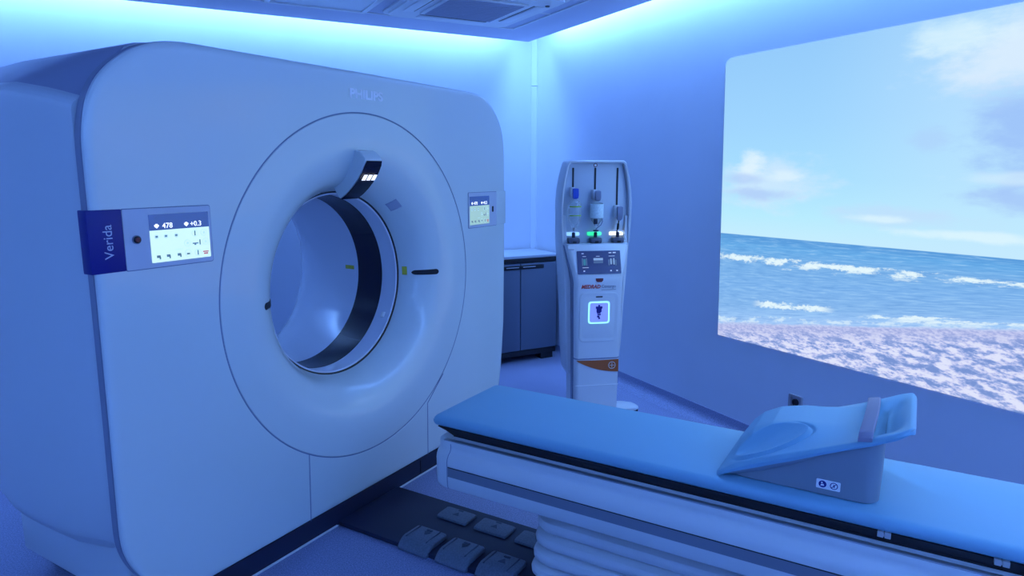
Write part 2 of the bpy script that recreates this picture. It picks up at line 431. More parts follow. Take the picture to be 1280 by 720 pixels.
# rear housing: front outline blending into a bulged, bevelled rear section
def rear_poly(y):
    q = interp(y, [(.05, 1.128), (.10, 1.115), (.16, 1.098), (.3, 1.062), (.5, 1.052), (1.2, 1.06)])
    c = interp(y, [(.05, 1.838), (.16, 1.866), (.3, 1.890), (.5, 1.894)])
    left = [(q + .028, .36), (q + .008, .48), (q, .66), (q, 1.1), (q, 1.6), (q, c - .022), (q + .003, c - .008), (q + .010, c + .004), (q + .021, c + .013), (q + .038, c + .021), (1.31, 2.030), (1.35, 2.046), (1.40, 2.054), (1.50, 2.056)]
    right = [(2 * CX - x, z) for x, z in reversed(left)]
    return left + [(2.35, 2.056)] + right + [(2 * CX - q - .06, .31), (2 * CX - q - .2, .285), (2.35, .28), (q + .2, .285), (q + .06, .31)]
def densify(poly, per):
    out = []
    for (x0, z0), (x1, z1), k in zip(poly, poly[1:] + poly[:1], per):
        for q in range(k): out.append((x0 + (x1 - x0) * q / k, z0 + (z1 - z0) * q / k))
    return out
NP = len(rear_poly(.1))
def rsec(y, inset=0, lift=0):
    out = []
    for x, z in densify(rear_poly(y), [4] * NP):
        d = Vector((x - CX, z - CZ)); d *= (d.length - inset) / d.length
        zz = CZ + d.y
        if lift and zz < .75: zz += lift * (1 - zz / .75) * 1.6
        out.append((CX + d.x, y, zz))
    return out
m = MB()
secs = [rsec(.054, .03), rsec(.054, .004), rsec(.060, 0), rsec(.09), rsec(.13), rsec(.18), rsec(.24), rsec(.30), rsec(.38), rsec(.55), rsec(.68), rsec(.80, 0, .06), rsec(.93, .006, .14),
        rsec(1.05, .03, .24), rsec(1.12, .07, .30), rsec(1.15, .11, .32)]
n_ = len(secs[0])
def hole(y, r): return [(CX + r * (p[0] - CX) / math.hypot(p[0] - CX, p[2] - CZ), y, CZ + r * (p[2] - CZ) / math.hypot(p[0] - CX, p[2] - CZ)) for p in secs[2]]
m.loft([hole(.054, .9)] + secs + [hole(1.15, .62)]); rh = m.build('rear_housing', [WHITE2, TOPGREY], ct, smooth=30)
for p_ in rh.data.polygons:
    if p_.center.z > interp(p_.center.y, [(.05, 1.860), (.16, 1.888), (.3, 1.912), (.5, 1.916)]) and abs(p_.normal.z) > .35: p_.material_index = 1
NC = 128
CD = [Vector((math.cos(2 * PI * k / NC), math.sin(2 * PI * k / NC))) for k in range(NC)]
m = MB(); m.loft([cring(r, y, CD) for r, y in ((.440, .2035), (.432, .206), (.43, .21), (.43, .30), (.43, .48), (.43, .80), (.435, .85), (.447, .9), (.47, .95), (.52, 1.03), (.57, 1.09), (.62, 1.15))]); m.build('bore_liner', LINER, ct)
m = MB(); m.loft([cring(.4475, .198, CD), cring(.440, .2005, CD), cring(.4385, .2045, CD)]); m.build('bore_seam', BLACK, ct)
m = MB(); m.loft([cring(.4295, .302, CD), cring(.4285, .304, CD), cring(.4285, .476, CD), cring(.4295, .478, CD)]); m.build('scan_window', GLOSSBLACK, ct, smooth=20)
# plinth and pedestal
m = MB(); m.box(1.24, 3.42, .003, .80, 0, .093); m.build('plinth', DARK, ct, smooth=0)
m = MB(); m.box(2.70, 2.706, .0, .004, .01, .085); m.build('plinth_joint', BLACK, ct, smooth=0)
m = MB(); m.box(1.16, 3.54, .06, .85, .093, .34, .02); m.build('pedestal', WHITE2, ct)
m = MB(); m.box(1.0 + .24, 2.08, -.007, .003, 0, .004); m.box(2.502, 3.42, -.007, .003, 0, .004); m.build('floor_seal', FIXT, ct, smooth=0)
# maker's lettering
text('PHILIPS', .056, Matrix.Translation((2.379, -.0008, 1.969)) @ FRONT, LETTERW, ct, width=.216, bold=.0022)

def sheet(mb, x0, x1, z0, z1, y, mi=0, t=.001, r=0):
    poly = rrect(x0, x1, z0, z1, r, 4) if r else [(x0, z0), (x1, z0), (x1, z1), (x0, z1)]
    mb.prism(poly, lambda x, z: (x, y, z), lambda x, z: (x, y - t, z), mi)
def disc(mb, x, z, r, y, mi=0, t=.0006, n=14):
    mb.prism([(x + r * math.cos(2 * PI * k / n), z + r * math.sin(2 * PI * k / n)) for k in range(n)], lambda a, b: (a, y, b), lambda a, b: (a, y - t, b), mi)
def control_panel(name, bx0, bx1, sx0, sx1, body, blue=None, btn=None, slot=None, num=True):
    m = MB()
    sheet(m, bx0 - .003, bx1 + .003, 1.306, 1.511, .0005, 1, .0012, .008)
    sheet(m, bx0, bx1, 1.309, 1.508, .0, 0, .003, .006)
    p = m.build(name, [PANELW, SEAM], ct, smooth=20)
    m = MB(); w = sx1 - sx0; zt, zm, zb = 1.487, 1.4335, 1.325
    y = -.0032
    sheet(m, sx0, sx1, zm, zt, y, 0); sheet(m, sx0, sx1, zb, zm, y, 1)
    yy = y - .001
    # icon grid
    def X(f): return sx0 + f * w
    hz = zm - zb
    def Z(f): return zm - f * hz
    for fx in (.10, .25, .42):                        # faint upper row
        disc(m, X(fx), Z(.20), .007, yy, 3); sheet(m, X(fx) - .004, X(fx) + .004, Z(.22), Z(.17), yy - .0006, 2, .0004)
    for fx, k in ((.11, 0), (.27, 1), (.45, 2)):          # lower row
        sheet(m, X(fx) - .007, X(fx) + .006, Z(.86), Z(.78), yy, 2, .0005)
        sheet(m, X(fx) + .002, X(fx) + .007, Z(.91), Z(.82), yy, 2, .0005)
    sheet(m, X(.38), X(.52), Z(.66), Z(.645), yy, 3, .0005)
    for fx, fz in ((.74, .18), (.90, .18), (.60, .48), (.92, .48), (.60, .80), (.77, .82)):
        disc(m, X(fx), Z(fz), .0125, yy, 3, .0004); disc(m, X(fx), Z(fz), .0108, yy - .0004, 1, .0004)
        if (fx, fz) in ((.74, .18), (.77, .82)): sheet(m, X(fx) - .0022, X(fx) + .0022, Z(fz + .08), Z(fz - .08), yy - .0008, 2, .0004)
        elif fz > .7: sheet(m, X(fx) - .006, X(fx) + .006, Z(fz + .05), Z(fz), yy - .0008, 2, .0004)
        else: sheet(m, X(fx) - .004, X(fx) + .004, Z(fz + .03), Z(fz - .03), yy - .0008, 3, .0004)
    sheet(m, X(.69), X(.79), Z(.53), Z(.49), yy, 2, .0005); sheet(m, X(.72), X(.75), Z(.57), Z(.53), yy, 2, .0005); sheet(m, X(.81), X(.83), Z(.57), Z(.40), yy, 2, .0005)
    sheet(m, X(.86), X(.96), Z(.83), Z(.79), yy, 4, .0005); sheet(m, X(.875), X(.95), Z(.90), Z(.85), yy, 4, .0005)
    s = m.build('touch_screen', [SCRBLUE, body, ICON, ICONG, ICONR], p, smooth=0)
    for tx, fx in (('478', .29), ('+0.3', .77)):
        text(tx, .025, Matrix.Translation((X(fx), yy - .0005, 1.447)) @ FRONT, SCRTXT, p, name='readout', ext=.0003, bold=.0002)
    for fx in (.115, .605):
        m = MB(); c = X(fx)
        m.prism([(c - .008, 1.452), (c - .004, 1.452), (c - .004, 1.455), (c + .004, 1.455), (c + .004, 1.452), (c + .008, 1.452), (c + .008, 1.447), (c, 1.440), (c - .008, 1.447)], lambda x, z: (x, yy, z), lambda x, z: (x, yy - .0006, z))
        m.build('screen_mark', SCRTXT, p, smooth=0)
    if btn:
        m = MB(); m.lathe([(.0150, 0), (.0150, -.003), (.0133, -.003)], (btn, -.003, 1.408), 24, axis='y', cap0=False, cap1=True); b = m.build('button_ring', RIM, p)
        m = MB(); m.lathe([(.0122, 0), (.0118, -.004), (.007, -.006)], (btn, -.0055, 1.408), 24, axis='y'); m.build('stop_button', BLACK, p)
        m = MB(); m.lathe([(.0088, -.0055), (.0075, -.0075)], (btn, -.006, 1.408), 16, axis='y'); m.build('button_mark', REDB, p)
    if slot:
        m = MB(); sheet(m, slot - .007, slot + .007, 1.390, 1.424, -.003, 0, .003, .005); m.build('stop_button', BLACK, p)
    return p
cp = control_panel('control_panel', 1.222, 1.538, 1.308, 1.529, SCRLITE, btn=1.262)
cp2 = control_panel('control_panel', 3.180, 3.476, 3.191, 3.394, SCRLITE2, slot=3.432)
m = MB(); m.box(3.478, 3.581, -.003, .040, 1.312, 1.511, .002); m.build('panel_end_cap', WHITE, ct)
m = MB(); m.box(1.111, 1.221, -.0035, .046, 1.309, 1.510, .003); npl = m.build('name_plate', NAVY, ct)
text('Verida', .042, Matrix.Translation((1.172, -.004, 1.408)) @ FRONT @ Matrix.Rotation(PI / 2, 4, 'Z'), LETTERL, npl, ext=.0004)
# overhead display pod in the bowl
prof = [(.035, 1.726), (-.004, 1.724), (-.022, 1.718), (-.056, 1.690), (-.060, 1.680), (-.052, 1.662), (-.030, 1.625), (.0, 1.588), (.035, 1.555), (.07, 1.528), (.108, 1.504), (.122, 1.516), (.15, 1.56), (.12, 1.64)]
m = MB(); m.prism(prof, lambda y, z: (CX - .056, y, z), lambda y, z: (CX + .056, y, z)); pod = m.build('display_pod', WHITE, ct, smooth=40, bevel=.004)
m = MB()
face = [(-.0605, 1.676), (-.052, 1.657), (-.031, 1.620), (-.002, 1.584), (.033, 1.551), (.068, 1.524), (.105, 1.503)]
rings = []
for i, (y, z) in enumerate(face):
    d = Vector((.03, -.03)) ; n_ = Vector((-.75, -.66)) * .0025
    w = .049 if i == 0 else .054
    rings.append([(CX - w, y, z), (CX - w, y + n_.x, z + n_.y), (CX + w, y + n_.x, z + n_.y), (CX + w, y, z)])
m.loft(rings, True, True, True); m.build('display_screen', GLOSSBLACK, pod, smooth=50)
m = MB()
for k in (-1, 0, 1):
    x = CX + k * .031
    a0, a1 = Vector((-.033, 1.6165)), Vector((-.014, 1.592))
    off = Vector((-.0035, -.003))
    p0, p1 = a0 + off, a1 + off
    q0, q1 = p0 + off * .3, p1 + off * .3
    m.loft([[(x - .0115, p0.x, p0.y), (x + .0115, p0.x, p0.y), (x + .0115, p1.x, p1.y), (x - .0115, p1.x, p1.y)], [(x - .0115, q0.x, q0.y), (x + .0115, q0.x, q0.y), (x + .0115, q1.x, q1.y), (x - .0115, q1.x, q1.y)]], True, True, True)
m.build('lit_symbol', SCRTXT, pod, smooth=0)
# patches lying on the bowl or liner
def bowl_patch(name, ang0, ang1, r0, r1, m_, h=.0015, nr=16, na=6, pill=False):
    mb = MB(); rings = []
    for i in range(nr + 1):
        r = r0 + (r1 - r0) * i / nr; y = bowl_y(r); g = (bowl_y(r + .004) - bowl_y(r - .004)) / .008
        nl = math.hypot(1, g); ny, nr_ = -1 / nl, g / nl        # outward (towards viewer / axis)
        rr = r + nr_ * h; yy = y + ny * h
        inner = []
        k_ = 1.0
        if pill:
            e_ = min(r - r0, r1 - r) / (.5 * (ang1 - ang0) * r); k_ = math.sqrt(max(.02, 1 - max(0, 1 - e_) ** 2))
        for j in range(na + 1):
            a = (ang0 + ang1) / 2 + (ang1 - ang0) * (j / na - .5) * k_
            inner.append((CX + math.cos(a) * rr, yy, CZ + math.sin(a) * rr))
        rings.append(inner)
    mb.loft(rings, False); ob = mb.build(name, m_, ct, smooth=60)
    sd = ob.modifiers.new('t', 'SOLIDIFY'); sd.thickness = .001; sd.offset = 0
    return ob
def slot_patch(sign):
    a = .0 if sign > 0 else PI
    bowl_patch('intercom_slot', a - .026, a + .026, .472, .578, BLACK, .002, 40, 6, True)
slot_patch(1); slot_patch(-1)
bowl_patch('warning_sticker', -.03, .07, .4525, .462, YELLOW)
bowl_patch('round_sticker', math.radians(46), math.radians(53), .47, .505, GREYST)
def liner_patch(name, a0, a1, y0, y1, m_):
    mb = MB(); mb.loft([[(CX + math.cos(a0 + (a1 - a0) * j / 5) * .4292, y, CZ + math.sin(a0 + (a1 - a0) * j / 5) * .4292) for j in range(6)] for y in (y0, y1)], False)
    ob = mb.build(name, m_, ct, smooth=60); sd = ob.modifiers.new('t', 'SOLIDIFY'); sd.thickness = .001; sd.offset = 0
liner_patch('warning_sticker', -.015, .035, .51, .575, YELLOW)
liner_patch('round_sticker', -.59, -.52, .235, .262, LETTERW)

# ================================================================== FOOT PEDAL PANEL
fp = thing('foot_pedal_panel', 'dark flat floor panel with six grey foot pedals in front of the scanner', 'foot pedals', (2.29, -.6, 0))
def P(o): o.location = -Vector(fp.location) + Vector(o.location); return o
m = MB(); m.box(2.085, 2.50, -1.30, -.005, .0, .022, .004); P(m.build('base_plate', DARK, fp))
def pedal(x0, x1, y0, y1, wrap, arrow):
    m = MB()
    if wrap:
        prof = [(x0 - .035, .002), (x0 - .038, .014), (x0 - .02, .034), (x0, .046), (x0 + .02, .050), (x1 - .006, .046), (x1, .040), (x1, .024), (x0 + .0, .024), (x0 - .01, .002)]
    else:
        prof = [(x0, .026), (x0 + .004, .034), (x0 + .02, .038), (x1 - .01, .038), (x1, .030), (x1, .024), (x0, .024)]
    n = 6
    for k in range(len(prof)): pass
    rings = []
    for yy, s in ((y1, .90), (y1 - .006, .97), (y1 - .014, 1), (y0 + .014, 1), (y0 + .006, .97), (y0, .90)):
        cx = sum(p[0] for p in prof) / len(prof); cz = .02
        rings.append([(cx + (x - cx) * s, yy, cz + (z - cz) * s if z > cz else z) for x, z in prof])
    m.loft(rings, True, True, True); o = P(m.build('pedal', PEDAL, fp, smooth=45, bevel=.005))
    cx, cy = (x0 + x1) / 2 + .005, (y0 + y1) / 2; zt = .0505 if wrap else .0385
    m = MB()
    if wrap:
        m.box(x0 + .006, x1 - .012, y0 + .030, y0 + .034, zt - .008, zt - .0002)
        m.box(x0 + .006, x1 - .012, y1 - .022, y1 - .018, zt - .008, zt - .0002)
    for ax, s in ((cx, 1),) :
        if arrow: m.prism([(ax - .018, cy - .018), (ax - .018, cy + .018), (ax + .012, cy)], lambda x, y: (x, y, zt - .004), lambda x, y: (x, y, zt))
        else: m.prism([(ax + .016, cy - .016), (ax + .016, cy + .016), (ax - .010, cy)], lambda x, y: (x, y, zt - .004), lambda x, y: (x, y, zt))
    m.box(cx + .024, cx + .034, cy - .014, cy + .014, zt - .004, zt)
    q = m.build('arrow_mark', PEDALD, o, smooth=0)
for y1, y0, ar in ((-.37, -.532, 0), (-.572, -.735, 0), (-.775, -.94, 1)): pedal(2.105, 2.225, y0, y1, True, ar)
for y1, y0, ar in ((-.375, -.54, 1), (-.585, -.755, 1), (-.80, -.97, 0)): pedal(2.345, 2.45, y0, y1, False, ar)

# ================================================================== PATIENT TABLE
TY0, TY1 = -.555, -3.35                        # head end, foot end
pt = thing('patient_table', 'long white scanner table with pale blue mattress on a black cradle and bellows column', 'scanner table', (CX, -1.6, 0))
def T(o): o.location = -Vector(pt.location); return o
# beam
BH = [(.302, .455), (.302, .385), (.298, .372), (.285, .362), (.26, .36)]
prof_r = [(.255, .360), (.282, .361), (.296, .368), (.3015, .382), (.3025, .42), (.3025, .463), (.303, .478), (.300, .494), (.291, .508), (.281, .516), (.276, .524), (.2745, .536), (.276, .549), (.272, .557), (.255, .559)]
prof = prof_r + [(-x, z) for x, z in reversed(prof_r)]
def bring(y, k, zc=.46, zs=1): return [(CX + (abs(x) - k) * (1 if x > 0 else -1), y, zc + (z - zc) * zs) for x, z in prof]
ends = [(0, .075, .86), (.004, .052, .91), (.012, .034, .945), (.026, .017, .975), (.045, .006, .992), (.075, 0, 1)]
m = MB()
rings = [bring(TY0 - .022 - dy, k, .46, zs) for dy, k, zs in ends] + [bring(TY1 + dy, k, .46, zs) for dy, k, zs in reversed(ends)]
m.loft(rings, True, True, True); T(m.build('beam', BEAM, pt, smooth=40))
for sgn in (-1, 1):
    xs = CX + sgn * .3025
    m = MB(); m.box(min(xs, xs + sgn * .0012), max(xs, xs + sgn * .0012), TY1 + .10, TY0 - .115, .421, .459); T(m.build('side_stripe', STRIPE, pt, smooth=0))
    m = MB(); m.box(min(xs, xs + sgn * .0016) , max(xs, xs + sgn * .0016), TY1 + .10, TY0 - .115, .4595, .4625); T(m.build('dark_line', BLACK, pt, smooth=0))  # thin black line along the top of the side stripe
    xs = CX + sgn * .262
    m = MB(); m.box(xs - .011, xs + .011, TY1 + .06, TY0 - .075, .556, .5605, .001); T(m.build('top_edge_strip', SILVER, pt))
m = MB()
for x, z in prof_r[2:13]: pass
rg = [[(CX - (x + o_), TY0 - .112 + y_, z) for x, z in prof_r[1:13]] for y_, o_ in ((-.0014, .0002), (-.0014, .001), (.0014, .001), (.0014, .0002))]
m.loft(rg, False); T(m.build('end_cap_seam', SEAM, pt))
# black cradle under the mattress
m = MB()
cpf = [(.232, .5625), (.236, .575), (.236, .590), (.226, .594), (-.226, .594), (-.236, .590), (-.236, .575), (-.232, .5625)]
m.loft([[(CX + x * .96, y, z) for x, z in c] for y, c in (
    (TY0 - .012, [(x, .590 + (z - .590) * .12) for x, z in cpf]), (TY0 - .05, [(x, .592 + (z - .592) * .55) for x, z in cpf]), (TY0 - .085, cpf), (TY1 + .02, cpf))], True, True, True)
T(m.build('cradle', BLACK, pt, smooth=40))
# runner block filling the gap between cradle and beam
m = MB(); m.box(CX - .225, CX + .225, TY1 + .05, TY0 - .09, .556, .565); T(m.build('slide_rail', BLACK, pt, smooth=0))
# mattress
def mring(y, k, zt, zb):
    pr = [(.222, zb), (.236, zb + .004), (.243, zb + .014), (.245, zb + .025), (.243, zt - .012), (.236, zt - .004), (.222, zt - .0005), (.12, zt), (0, zt + .0006)]
    full = pr + [(-x, z) for x, z in reversed(pr[:-1])]
    return [(CX + x * k, y, z) for x, z in full]
m = MB()
zt, zb = .642, .5945
m.loft([mring(TY0 + .004, .965, zt - .018, zb + .003), mring(TY0 - .001, .982, zt - .008, zb + .001), mring(TY0 - .010, .995, zt - .002, zb), mring(TY0 - .03, 1, zt, zb), mring(-1.2, 1, zt, zb), mring(-2.0, 1, zt, zb), mring(TY1 + .03, 1, zt, zb), mring(TY1 + .005, .985, zt - .006, zb), mring(TY1, .96, zt - .02, zb + .004)], True, True, True)
T(m.build('mattress', CUSH, pt, smooth=60))
for yc in (-2.195, -2.475, -2.76):
    m = MB()
    for dy in (-.0095, .0095): m.box(CX - .2425, CX - .224, yc + dy - .008, yc + dy + .008, .579, .5955, .0015)
    m.box(CX - .2405, CX - .226, yc - .002, yc + .002, .583, .592)
    T(m.build('strap_clip', CLIPW, pt))
# bellows column
def rr_ring(hx, hy, z, cy, r=.09): return [(CX + x, cy + y, z) for x, y in rrect(-hx, hx, -hy, hy, r, 7)]
m = MB(); rings = []; cy = -1.62; n = 5
zt_, zb_ = .362, .03
for k in range(n):
    z1 = zt_ - (zt_ - zb_) * k / n; z0 = zt_ - (zt_ - zb_) * (k + 1) / n; hgt = z1 - z0; gx = .006 * k
    for f, e in ((0, -.036), (.06, -.018), (.18, -.005), (.40, .0), (.62, -.001), (.82, -.009), (.95, -.024)):
        rings.append(rr_ring(.20 + gx + e, .62 + gx + e, z1 - hgt * f, cy))
m.loft(rings, True, True, True); T(m.build('bellows', BELLOWS, pt, smooth=28))
m = MB(); m.prism(rrect(CX - .24, CX + .24, -2.3, -1.302, .08), lambda x, y: (x, y, 0), lambda x, y: (x, y, .032)); T(m.build('table_base', DARK, pt))

# ================================================================== POSITIONING WEDGE
wd = thing('positioning_wedge', 'contoured pale blue positioning wedge with grey base and band, lying on the table mattress', 'positioning aid', (CX, -1.95, .6426))
def W(o): o.location = -Vector(wd.location); return o
TOPN = [(-1.698, .6475), (-1.715, .664), (-1.75, .689), (-1.80, .713), (-1.88, .749), (-1.95, .778), (-2.03, .811), (-2.08, .831), (-2.14, .858), (-2.19, .882), (-2.237, .904), (-2.25, .906)]
BOTN = [(-1.698, .6435), (-1.75, .652), (-1.83, .680), (-1.93, .726), (-2.0, .770), (-2.075, .809), (-2.144, .832), (-2.209, .866), (-2.238, .890), (-2.25, .896)]
def tp(y): return interp(-y, [(-a, b) for a, b in TOPN])
def bp(y): return interp(-y, [(-a, b) for a, b in BOTN])
RISE = [(1.70, .0), (1.72, .018), (1.75, .045), (1.784, .064), (1.84, .068), (1.92, .052), (1.98, .032), (2.03, .018), (2.10, .008), (2.15, .002), (2.26, 0)]
X0, X1 = 2.135, 2.565
def top_h(x, y):
    s = (x - X0) / (X1 - X0)
    bump = sstep(.0, .42, s) * (1 - sstep(.80, 1.0, s) * .9)
    h = tp(y) + interp(-y, RISE) * bump
    # oval dish with a raised lip on the side away from the low end
    dx, dy = x - 2.232, y + 1.852
    u = dx * .30 - dy * .954; v = -.954 * dx - .30 * dy
    e = math.hypot(u / .114, v / .060)
    lip = sstep(-.75, .35, v / .060 + .55 * u / .114)
    if e < 1: h -= .026 * (1 - e ** 2.4) 
    h += .011 * lip * (1 - sstep(.92, 1.0, e))
    h -= .008 * lip * math.exp(-((e - 1.07) / .055) ** 2)
    # scooped end behind the band
    q = sstep(2.06, 2.165, -y) * (1 - sstep(2.18, 2.236, -y)) * sstep(.04, .30, s) * (1 - sstep(.70, .96, s))
    h -= .034 * q
    qq = sstep(2.02, 2.12, -y) * (1 - sstep(2.12, 2.16, -y)) * sstep(.1, .4, s) * (1 - sstep(.6, .9, s))
    return h
def halfw(y):                                     # plan outline of the pad
    hw = .215
    k = (-y - 2.19) / .058
    if k > 0: hw -= .055 * (1 - math.sqrt(max(0, 1 - min(1, k) ** 2)))
    k = (1.722 + y) / .024
    if k > 0: hw -= .02 * (1 - math.sqrt(max(0, 1 - min(1, k) ** 2)))
    return hw
m = MB(); NU, NV = 190, 170
topv, botv = [], []
for j in range(NV + 1):
    y = -1.698 - (2.248 - 1.698) * j / NV
    hw = halfw(y); rt, rb = [], []
    for i in range(NU + 1):
        s = -1 + 2 * i / NU; x = CX + hw * s
        ed = max(0, (abs(s) - .93) / .07); z = top_h(CX + s * .215, y) - .012 * ed ** 2
        if j < 3: z -= .002 * (3 - j) / 3
        if j > NV - 5: z -= .010 * ((j - NV + 5) / 5) ** 2
        rt.append(m.bm.verts.new((x, y, max(z, .6455))))
        zb_ = max(min(bp(y), z - .006), z - .006 - .3 * max(0, z - .006 - bp(y)))
        rb.append(m.bm.verts.new((CX + hw * s * .985, y, max(zb_, .6428))))
    topv.append(rt); botv.append(rb)
for j in range(NV):
    for i in range(NU):
        m.bm.faces.new((topv[j][i], topv[j][i + 1], topv[j + 1][i + 1], topv[j + 1][i]))
        m.bm.faces.new((botv[j][i + 1], botv[j][i], botv[j + 1][i], botv[j + 1][i + 1]))
    for i in (0, NU): m.bm.faces.new((topv[j][i], topv[j + 1][i], botv[j + 1][i], botv[j][i]))
for i in range(NU):
    for j in (0, NV): m.bm.faces.new((topv[j][i], topv[j][i + 1], botv[j][i + 1], botv[j][i]))
W(m.build('contoured_pad', CUSH, wd, smooth=50))
# grey shell carrying the pad
m = MB(); tv, bv = [], []; NU2 = 60
for j in range(NV + 1):
    y = -1.705 - (2.244 - 1.705) * j / NV
    hw = halfw(y) - .003; rt, rb = [], []
    for i in range(NU2 + 1):
        s = -1 + 2 * i / NU2; x = CX + hw * s
        z = top_h(CX + s * .215, y); lo = bp(y); up_ = max(min(lo, z - .006), z - .006 - .3 * max(0, z - .006 - lo)) + .002
        round_ = .010 * max(0, (abs(s) - .90) / .10) ** 2
        if j > NV - 6: round_ += .008 * ((j - NV + 6) / 6) ** 2
        rt.append(m.bm.verts.new((x, y, max(up_, .6432)))); rb.append(m.bm.verts.new((CX + hw * s * .97, y, max(min(lo - .002 + round_, up_ - .001), .6427))))
    tv.append(rt); bv.append(rb)
for j in range(NV):
    for i in range(NU2):
        m.bm.faces.new((tv[j][i], tv[j][i + 1], tv[j + 1][i + 1], tv[j + 1][i])); m.bm.faces.new((bv[j][i + 1], bv[j][i], bv[j + 1][i], bv[j + 1][i + 1]))
    for i in (0, NU2): m.bm.faces.new((tv[j][i], tv[j + 1][i], bv[j + 1][i], bv[j][i]))
for i in range(NU2):
    for j in (0, NV): m.bm.faces.new((tv[j][i], tv[j][i + 1], bv[j][i + 1], bv[j][i]))
W(m.build('pad_shell', WEDGEG, wd, smooth=50))
# grey base
plan = rrect(2.166, 2.536, -2.172, -1.735, .05, 8)
m = MB()
low = [(x, y, .6428) for x, y in plan]; low2 = [(x, y, .647) for x, y in plan]; hi = [(x, y, max(.648, bp(y) + .003)) for x, y in plan]
dense = []
for a, b in zip(plan, plan[1:] + plan[:1]):
    L_ = math.hypot(b[0] - a[0], b[1] - a[1]); k = max(1, int(L_ / .012))
    for q in range(k): dense.append((a[0] + (b[0] - a[0]) * q / k, a[1] + (b[1] - a[1]) * q / k))
ctr = Vector((CX, -1.95))
def sh(p, f):
    v = Vector(p) - ctr; return ctr + v * (1 - f / v.length)
m.loft([[(*sh(p, .004), .6428) for p in dense], [(*p, .6462) for p in dense], [(*p, max(.6465, bp(p[1]) + .004)) for p in dense]], True, True, False)
W(m.build('wedge_base', WEDGEG, wd, smooth=40))
# grey band arching over the pad
m = MB(); rings = []
NB = 36
for k in range(NB + 1):
    s = -1 + 2 * k / NB; x = CX + .2135 * math.copysign(min(1, abs(s)), s)
    base = .8635 + .017 * (1 - abs(s) ** 2.6) - .013 * max(0, s)
    if abs(s) > .97: base -= .012
    w = .019; yc = -2.123 - .006 * (1 - s * s)
    th = .006
    rings.append([(x, yc + w, base - th), (x, yc + w, base + th * .6), (x, yc + w * .8, base + th), (x, yc - w * .8, base + th + .006), (x, yc - w, base + th * .6 + .006), (x, yc - w, base - th + .006)])
m.loft(rings, True, True, True); W(m.build('band', BAND, wd, smooth=40))
# sticker with two round symbols
def on_side(mb, y0, y1, z0, z1, x, mi=0, r=.003, t=.0008):
    mb.prism(rrect(y0, y1, z0, z1, r, 3), lambda y, z: (x, y, z), lambda y, z: (x - t, y, z), mi)
m = MB(); on_side(m, -2.068, -2.000, .664, .694, 2.166); st = W(m.build('label_sticker', LETTERW, wd, smooth=0))
m = MB(); x_ = 2.1651
def sdisc(mb, y, z, r0, r1, mi=0, n=24):
    for k in range(n):
        a, b = 2 * PI * k / n, 2 * PI * (k + 1) / n
        if r0 == 0: mb.face([(x_, y, z), (x_, y + r1 * math.cos(a), z + r1 * math.sin(a)), (x_, y + r1 * math.cos(b), z + r1 * math.sin(b))], mi)
        else: mb.face([(x_, y + r0 * math.cos(a), z + r0 * math.sin(a)), (x_, y + r1 * math.cos(a), z + r1 * math.sin(a)), (x_, y + r1 * math.cos(b), z + r1 * math.sin(b)), (x_, y + r0 * math.cos(b), z + r0 * math.sin(b))], mi)
sdisc(m, -2.018, .679, 0, .0112); sdisc(m, -2.050, .679, .0088, .0112)
m.face([(x_, -2.0575, .6855), (x_, -2.0560, .687), (x_, -2.0425, .6725), (x_, -2.0440, .671)])
m.face([(x_, -2.053, .674), (x_, -2.050, .674), (x_, -2.048, .684), (x_, -2.051, .684)])
m.build('round_symbol', NAVY, st, smooth=0)
m = MB(); x_ = 2.1648
m.face([(x_, -2.023, .674), (x_, -2.012, .673), (x_, -2.014, .679), (x_, -2.021, .680)]); sdisc(m, -2.016, .6835, 0, .0026, n=10)
m.build('symbol_figure', LETTERW, st, smooth=0)

# ================================================================== CONTRAST INJECTOR
INJ_LOC = (4.025, -.402, 0)
ij = thing('contrast_injector', 'tall white contrast injector on wheels with screen, lit bottle bay and orange plate', 'medical injector', INJ_LOC, math.radians(-49.7))
def sec(z, hw, yf, yb, r=.03): return [(x, y, z) for x, y in rrect(-hw, hw, yf, yb, r, 5)]
m = MB()
m.loft([sec(.437, .150, -.142, .12), sec(.70, .156, -.148, .12), sec(.93, .160, -.155, .12), sec(.955, .163, -.156, .12), sec(1.0, .172, -.146, .12), sec(1.165, .210, -.098, .12), sec(1.172, .207, -.093, .12)], True, True, True)
m.build('body', INJ, ij, smooth=40)
m = MB(); m.loft([sec(.05, .146, -.136, .11), sec(.432, .150, -.141, .12)], True, True, True); m.build('column', INJ, ij, smooth=40)
m = MB(); m.loft([sec(.430, .1515, -.1435, .12), sec(.4365, .1515, -.1435, .12)], True, True, True); m.build('body_joint', INJG, ij)
m = MB(); sheet(m, -.145, .145, .252, .2555, -.1385, 0, .0025); m.build('column_joint', LETTERW, ij, smooth=0)
